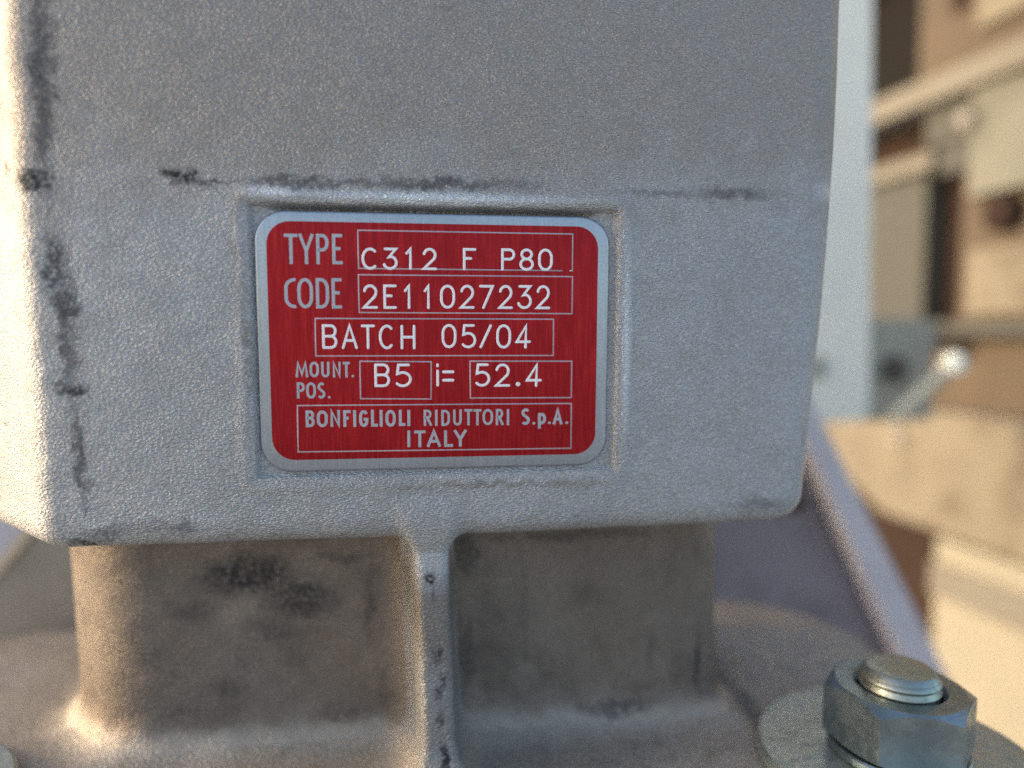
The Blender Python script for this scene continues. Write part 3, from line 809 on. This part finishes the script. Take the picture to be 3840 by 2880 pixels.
# ------------------------------------------------------------------ flange bolts
FZ = -83.0
def hexpts(r, a0):
    return [(r * math.cos(math.radians(a0 + 60 * i)), r * math.sin(math.radians(a0 + 60 * i))) for i in range(6)]
def make_bolt(x, y, label, group, rot=8.0):
    root = thing('flange_bolt', (x, y, FZ), label, 'bolt', group)
    c = (x, y, FZ)
    bm = bmesh.new()
    lathe(bm, [(9, 0.05), (25.4, 0.05), (26.2, 0.7), (26.2, 2.2), (25.5, 2.8), (9, 3.0)], c, 96, closed=True)
    finish('washer', bm, M['washer'], root)
    # split spring washer
    bm = bmesh.new()
    n = 70
    rings = []
    for i in range(n + 1):
        a = math.radians(20 + 348 * i / n)
        h0 = 2.85 + 0.6 * i / n
        rings.append([bm.verts.new((x + r * math.cos(a), y + r * math.sin(a), FZ + h0 + dz)) for r, dz in ((8.6, 0), (12.4, 0), (12.7, 0.3), (12.7, 1.5), (12.4, 1.8), (8.6, 1.8))])
    for A, B in zip(rings[:-1], rings[1:]):
        for i in range(6):
            bm.faces.new([A[i], A[(i + 1) % 6], B[(i + 1) % 6], B[i]])
    bm.faces.new(rings[0]); bm.faces.new(rings[-1])
    finish('spring_washer', bm, M['zinc'], root)
    # hexagon nut with chamfered corners
    bm = bmesh.new()
    zb, zt = FZ + 5.3, FZ + 16.4
    R_ = 13.86
    ri = R_ * math.cos(math.radians(30)) - 0.5
    seg = 16
    outer_t, outer_b, top_in, bot_in = [], [], [], []
    for k in range(6):
        for j in range(seg):
            a = math.radians(rot + 60 * k + 60 * j / seg)
            loc = math.radians(60 * j / seg - 30)
            rr = R_ * math.cos(math.radians(30)) / math.cos(loc)
            # corner chamfer cuts lower where the radius is larger
            drop = (rr - ri) * 0.62
            outer_t.append(bm.verts.new((x + rr * math.cos(a), y + rr * math.sin(a), zt - drop)))
            outer_b.append(bm.verts.new((x + rr * math.cos(a), y + rr * math.sin(a), zb + drop * 0.7)))
            top_in.append(bm.verts.new((x + ri * math.cos(a), y + ri * math.sin(a), zt)))
            bot_in.append(bm.verts.new((x + ri * math.cos(a), y + ri * math.sin(a), zb)))
    n = len(outer_t)
    hole = []
    for r, z_ in ((8.3, zt), (7.5, zt - 0.9), (7.5, zb)):
        hole.append([bm.verts.new((x + r * math.cos(math.radians(rot + 360 * i / n)), y + r * math.sin(math.radians(rot + 360 * i / n)), z_)) for i in range(n)])
    loops = [bot_in, outer_b, outer_t, top_in, hole[0], hole[1], hole[2], bot_in]
    for A, B in zip(loops[:-1], loops[1:]):
        for i in range(n):
            j = (i + 1) % n
            bm.faces.new([A[i], A[j], B[j], B[i]])
    finish('nut', bm, M['zinc'], root, angle=22)
    # threaded stud end
    bm = bmesh.new()
    prof = [(0, -14), (7.0, -14), (7.0, 12.3)]
    zc = 12.3
    while zc < 18.0:
        prof += [(6.5, zc + 0.1), (7.25, zc + 0.75), (7.25, zc + 0.88), (6.5, zc + 1.55)]
        zc += 1.65
    prof += [(6.5, 18.7), (6.7, 18.9), (6.1, 19.7), (5.8, 19.9), (3.0, 19.95), (0, 19.9)]
    lathe(bm, prof, c, 64)
    finish('threaded_stud', bm, M['stud'], root, angle=50)
    return root
make_bolt(89.2, -1.6, 'zinc plated hex nut on a stud with wide washer on the right flange corner', 'bolts holding the flange down', 42.0)
def copy_tree(o, loc, label):
    c = o.copy(); COL.objects.link(c)
    c.location = loc; c['label'] = label
    for ch_ in list(o.children):
        d = ch_.copy(); COL.objects.link(d); d.parent = c
    return c
b0 = [o for o in bpy.data.objects if o.name == 'flange_bolt'][0]
copy_tree(b0, Vector((-103.0, 2.5, FZ)) * MM, 'pale washer peeking in at the bottom left corner of the flange')

# ------------------------------------------------------------------ surroundings
# steel bed the gearbox stands on
bm = bmesh.new()
box(bm, (-420, -160, -112), (108, 100, -97.4))
o = finish('machine_bed', bm, M['brownsteel'], bevel=1.5, origin=(0, 0, -112))
o['label'] = 'brown grey steel bed plate under the gearbox flange'; o['category'] = 'machine bed'

# left bracket behind the flange: plate with a sloping top and a lit beige edge
th = thing('sloping_bracket', (-150, 110, -97), 'brown grey bracket with a sunlit sloping edge behind the flange at left', 'bracket')
bm = bmesh.new()
prism(bm, [(-230, 100, -97.2), (-75, 100, -97.2), (-75, 100, -20), (-88, 100, -20), (-150, 100, -100.0 + 4), (-230, 100, -96.6)], (0, 6, 0))
bm2 = bm
finish('bracket_plate', bm, M['brownsteel'], th, bevel=0.8)
bm = bmesh.new()
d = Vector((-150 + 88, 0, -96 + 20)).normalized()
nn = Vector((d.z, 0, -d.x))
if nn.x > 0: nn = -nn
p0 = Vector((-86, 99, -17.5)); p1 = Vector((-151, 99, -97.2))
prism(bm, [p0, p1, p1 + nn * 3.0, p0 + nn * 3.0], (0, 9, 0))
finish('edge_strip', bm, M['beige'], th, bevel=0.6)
bm = bmesh.new()
prism(bm, [(-260, 150, -97.2), (-60, 150, -97.2), (-60, 150, 60), (-260, 150, 60)], (0, 8, 0))
o = finish('lilac_guard', bm, M['lilacpale'], None, bevel=1.5, origin=(-160, 154, -97))
o['label'] = 'pale lilac painted guard panel behind the sloping bracket at left'; o['category'] = 'guard panel'

# right: dark lilac gusset with a pale slanting rail
th = thing('gusset', (150, 122, -97), 'dark lilac gusset with pale slanting edge rail behind the nut', 'gusset')
bm = bmesh.new()
prism(bm, [(40, 124, -205), (150, 124, -205), (226, 124, -205), (124, 124, 0), (40, 124, 0)], (0, 5, 0))
finish('gusset_plate', bm, M['lilacdark'], th, bevel=1.0)
bm = bmesh.new()
prism(bm, [(119.6, 112, -10), (128.2, 112, -10), (235, 112, -205), (216.8, 112, -205)], (0, 9.8, 0))
finish('edge_rail', bm, M['lilacpale'], th, bevel=2.0)
bm = bmesh.new()
lathe(bm, [(0, 0), (0, 0)][:0] or [(0.0, 0.0), (3.2, 0.0), (3.2, 2.0), (2.2, 3.0), (0.0, 3.0)], (0, 0, 0), 24)
for v in bm.verts:
    x_, y_, z_ = v.co
    v.co = Vector((136, 123.9 - z_, -62)) + Vector((x_, 0, y_))
finish('rivet', bm, M['darkbrown'], th)

# white post with a rounded foot
th = thing('white_post', (166, 158, -34), 'white painted square post with a rounded foot right of the gearbox', 'post')
bm = bmesh.new()
out = [(146, -33), (148, -34.8), (180, -34.8), (183, -33), (184.6, -29), (182.5, 40), (180.2, 260), (146, 260)]
out = rrect(150, 182.4, -34.6, 400, 6.0, 8)
prism(bm, [(x_ - 0.028 * (z_ + 34) * (1 if x_ > 166 else 0.3), 150, z_) for x_, z_ in out], (0, 20, 0))
finish('post_body', bm, M['white'], th, bevel=2.5, seg=4)
bm = bmesh.new()
lathe(bm, [(0.0, 0.0), (5.2, 0.0), (5.2, 1.2), (4.0, 2.2), (0.0, 2.2)], (0, 0, 0), 32)
for v in bm.verts:
    x_, y_, z_ = v.co
    v.co = Vector((157.5, 149.9 - z_, -12)) + Vector((x_, 0, y_))
finish('bolt_hole_disc', bm, M['whitegrey'], th)  # raised grey disc stands in for a bolt hole
# bracket plate right of the post
th = thing('grey_bracket', (205, 168, -36), 'grey green bracket plate with a screw beside the white post', 'bracket')
bm = bmesh.new()
box(bm, (178, 165, -36.5), (222, 171, 8.5))
finish('bracket_plate', bm, M['whitegrey'], th, bevel=1.5)
bm = bmesh.new()
lathe(bm, [(0.0, 0.0), (6.0, 0.0), (6.0, 2.0), (4.6, 3.4), (0.0, 3.4)], (0, 0, 0), 32)
for v in bm.verts:
    x_, y_, z_ = v.co
    v.co = Vector((203, 164.9 - z_, -14)) + Vector((x_, 0, y_))
finish('screw', bm, M['greyp'], th)
# lever with a ball end
th = thing('lever', (190, 140, -34), 'pale lever with a white ball end slanting beside the white post', 'lever')
bm = bmesh.new()
a = Vector((190.5, 146, -34)); b = Vector((208.5, 138, -12))
ax = (b - a).normalized()
side = ax.orthogonal().normalized(); up_ = ax.cross(side)
rings = []
for tt, r in ((0, 2.2), (0.03, 3.2), (0.5, 3.1), (1.0, 2.9)):
    rings.append([bm.verts.new(a + (b - a) * tt + side * r * math.cos(2 * math.pi * i / 24) + up_ * r * math.sin(2 * math.pi * i / 24)) for i in range(24)])
for A, B in zip(rings[:-1], rings[1:]):
    for i in range(24):
        bm.faces.new([A[i], A[(i + 1) % 24], B[(i + 1) % 24], B[i]])
bm.faces.new(rings[0]); bm.faces.new(rings[-1])
finish('shaft', bm, M['whitegrey'], th)
bm = bmesh.new()
bmesh.ops.create_uvsphere(bm, u_segments=32, v_segments=18, radius=4.9, matrix=Matrix.Translation(b + ax * 2.5))
finish('ball_knob', bm, M['white'], th)

# tall cream machine whose flank recedes to the right of the gearbox
WP = Vector((260.3, 265.1, 0.0))
yw = math.radians(7)
rt = Vector((math.cos(yw), -math.sin(yw), 0)); fh = Vector((math.sin(yw), math.cos(yw), 0))
WU = (0.2210 * rt - 0.975 * fh).normalized()
WN = (-0.975 * rt - 0.221 * fh).normalized()
def wpt(u, v, n=0.0):
    return WP + WU * u + WN * n + Vector((0, 0, v))
mach = thing('cream_machine', tuple(wpt(40, -300)), 'blurred cream and tan machine casting with ribs and openings at right', 'machine')
def wallpiece(name, pts, n0, n1, mat, bev=2.0):
    bm = bmesh.new()
    prism(bm, [wpt(u, v, n0) for u, v in pts], WN * (n1 - n0))
    return finish(name, bm, M[mat], mach, bevel=bev)
def wrect(name, u0, u1, v0, v1, n0, n1, mat, bev=2.0):
    return wallpiece(name, [(u0, v0), (u1, v0), (u1, v1), (u0, v1)], n0, n1, mat, bev)
wrect('side_wall', -400, 240, -330, 420, -120, -28, 'tan')
wrect('rib', -200, 240, 123, 136, -28, 3, 'ribpaint')
wrect('upper_panel', 24, 240, 137, 320, -28, -3, 'tan')
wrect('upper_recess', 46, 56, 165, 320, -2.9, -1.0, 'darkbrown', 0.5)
wrect('upper_panel', 64, 240, 150, 320, -2.9, 1, 'cream')
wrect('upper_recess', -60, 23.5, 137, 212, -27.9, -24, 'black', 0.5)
wrect('upper_panel', -200, -62, 138, 320, -28, -4, 'tan')
wrect('upper_recess', -61.5, 23.6, 213, 320, -27.9, -12, 'tan')
wrect('middle_panel', 27, 240, 102, 122, -28, -6, 'greyp')
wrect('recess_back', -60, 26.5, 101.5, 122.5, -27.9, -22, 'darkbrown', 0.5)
wrect('rib', -120, 34, 91, 99.5, -28, -4, 'ribpaint')
wrect('middle_panel', 35, 240, 86, 101.5, -28, -8, 'greyp')
wrect('middle_panel', 52, 240, 9, 85.5, -28, -8, 'tan')
wrect('middle_panel', 58, 240, 12, 44, -7.9, -6, 'cream')
wrect('grey_door', -120, 25, 9, 90, -28, -10, 'greyp')
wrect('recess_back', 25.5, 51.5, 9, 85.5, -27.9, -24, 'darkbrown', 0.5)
wrect('middle_panel', 60, 240, 70, 122, -5.9, -2, 'greypale')
wallpiece('ledge', [(-80, 2), (240, 0), (240, 8.5), (-80, 8.5)], -28, -8, 'greyp', 1.0)
wrect('recess_back', -80, 240, -40, -0.5, -27.9, -20, 'tan', 0.5)
wallpiece('lower_casting', [(-90, -40), (240, -36), (240, -104), (60, -101), (15, -100), (-15, -84), (-60, -60)], -28, 4, 'cream', 6.0)
wallpiece('pedestal', [(52, -105), (240, -105), (240, -330), (52, -330)], -28, 0, 'creampale', 4.0)
wrect('pedestal_back', -120, 51, -330, -101, -28, -24, 'darkbrown', 1.0)  # dark sheet paints in the shade of the gap beside the pedestal
wrect('pedestal_band', 51, 240, -135, -118, 0.2, 2.5, 'ribpaint', 1.0)
def knob(name, u, v, n, r, h, mat):
    bm = bmesh.new()
    a = WN; s_ = WU; t_ = Vector((0, 0, 1))
    rings = []
    for hh, rr in ((0, r), (h * 0.7, r), (h, r * 0.75)):
        rings.append([bm.verts.new(wpt(u, v, n + hh) + s_ * rr * math.cos(2 * math.pi * i / 28) + t_ * rr * math.sin(2 * math.pi * i / 28)) for i in range(28)])
    for A, B in zip(rings[:-1], rings[1:]):
        for i in range(28):
            bm.faces.new([A[i], A[(i + 1) % 28], B[(i + 1) % 28], B[i]])
    bm.faces.new(rings[0]); bm.faces.new(rings[-1])
    return finish(name, bm, M[mat], mach)
knob('screw', 60, 108, -1.9, 5, 5, 'brownsteel')
knob('screw', 78, 60, -7.9, 9, 8, 'darkbrown')
knob('screw', 40, -2, -7.9, 7, 8, 'greyp')
knob('screw', 28, -56, 4, 4.5, 3, 'brownsteel')
knob('screw', 22, 205, -2.9, 7, 5, 'darkbrown')
knob('screw', 66, 200, -2.9, 5, 5, 'darkbrown')
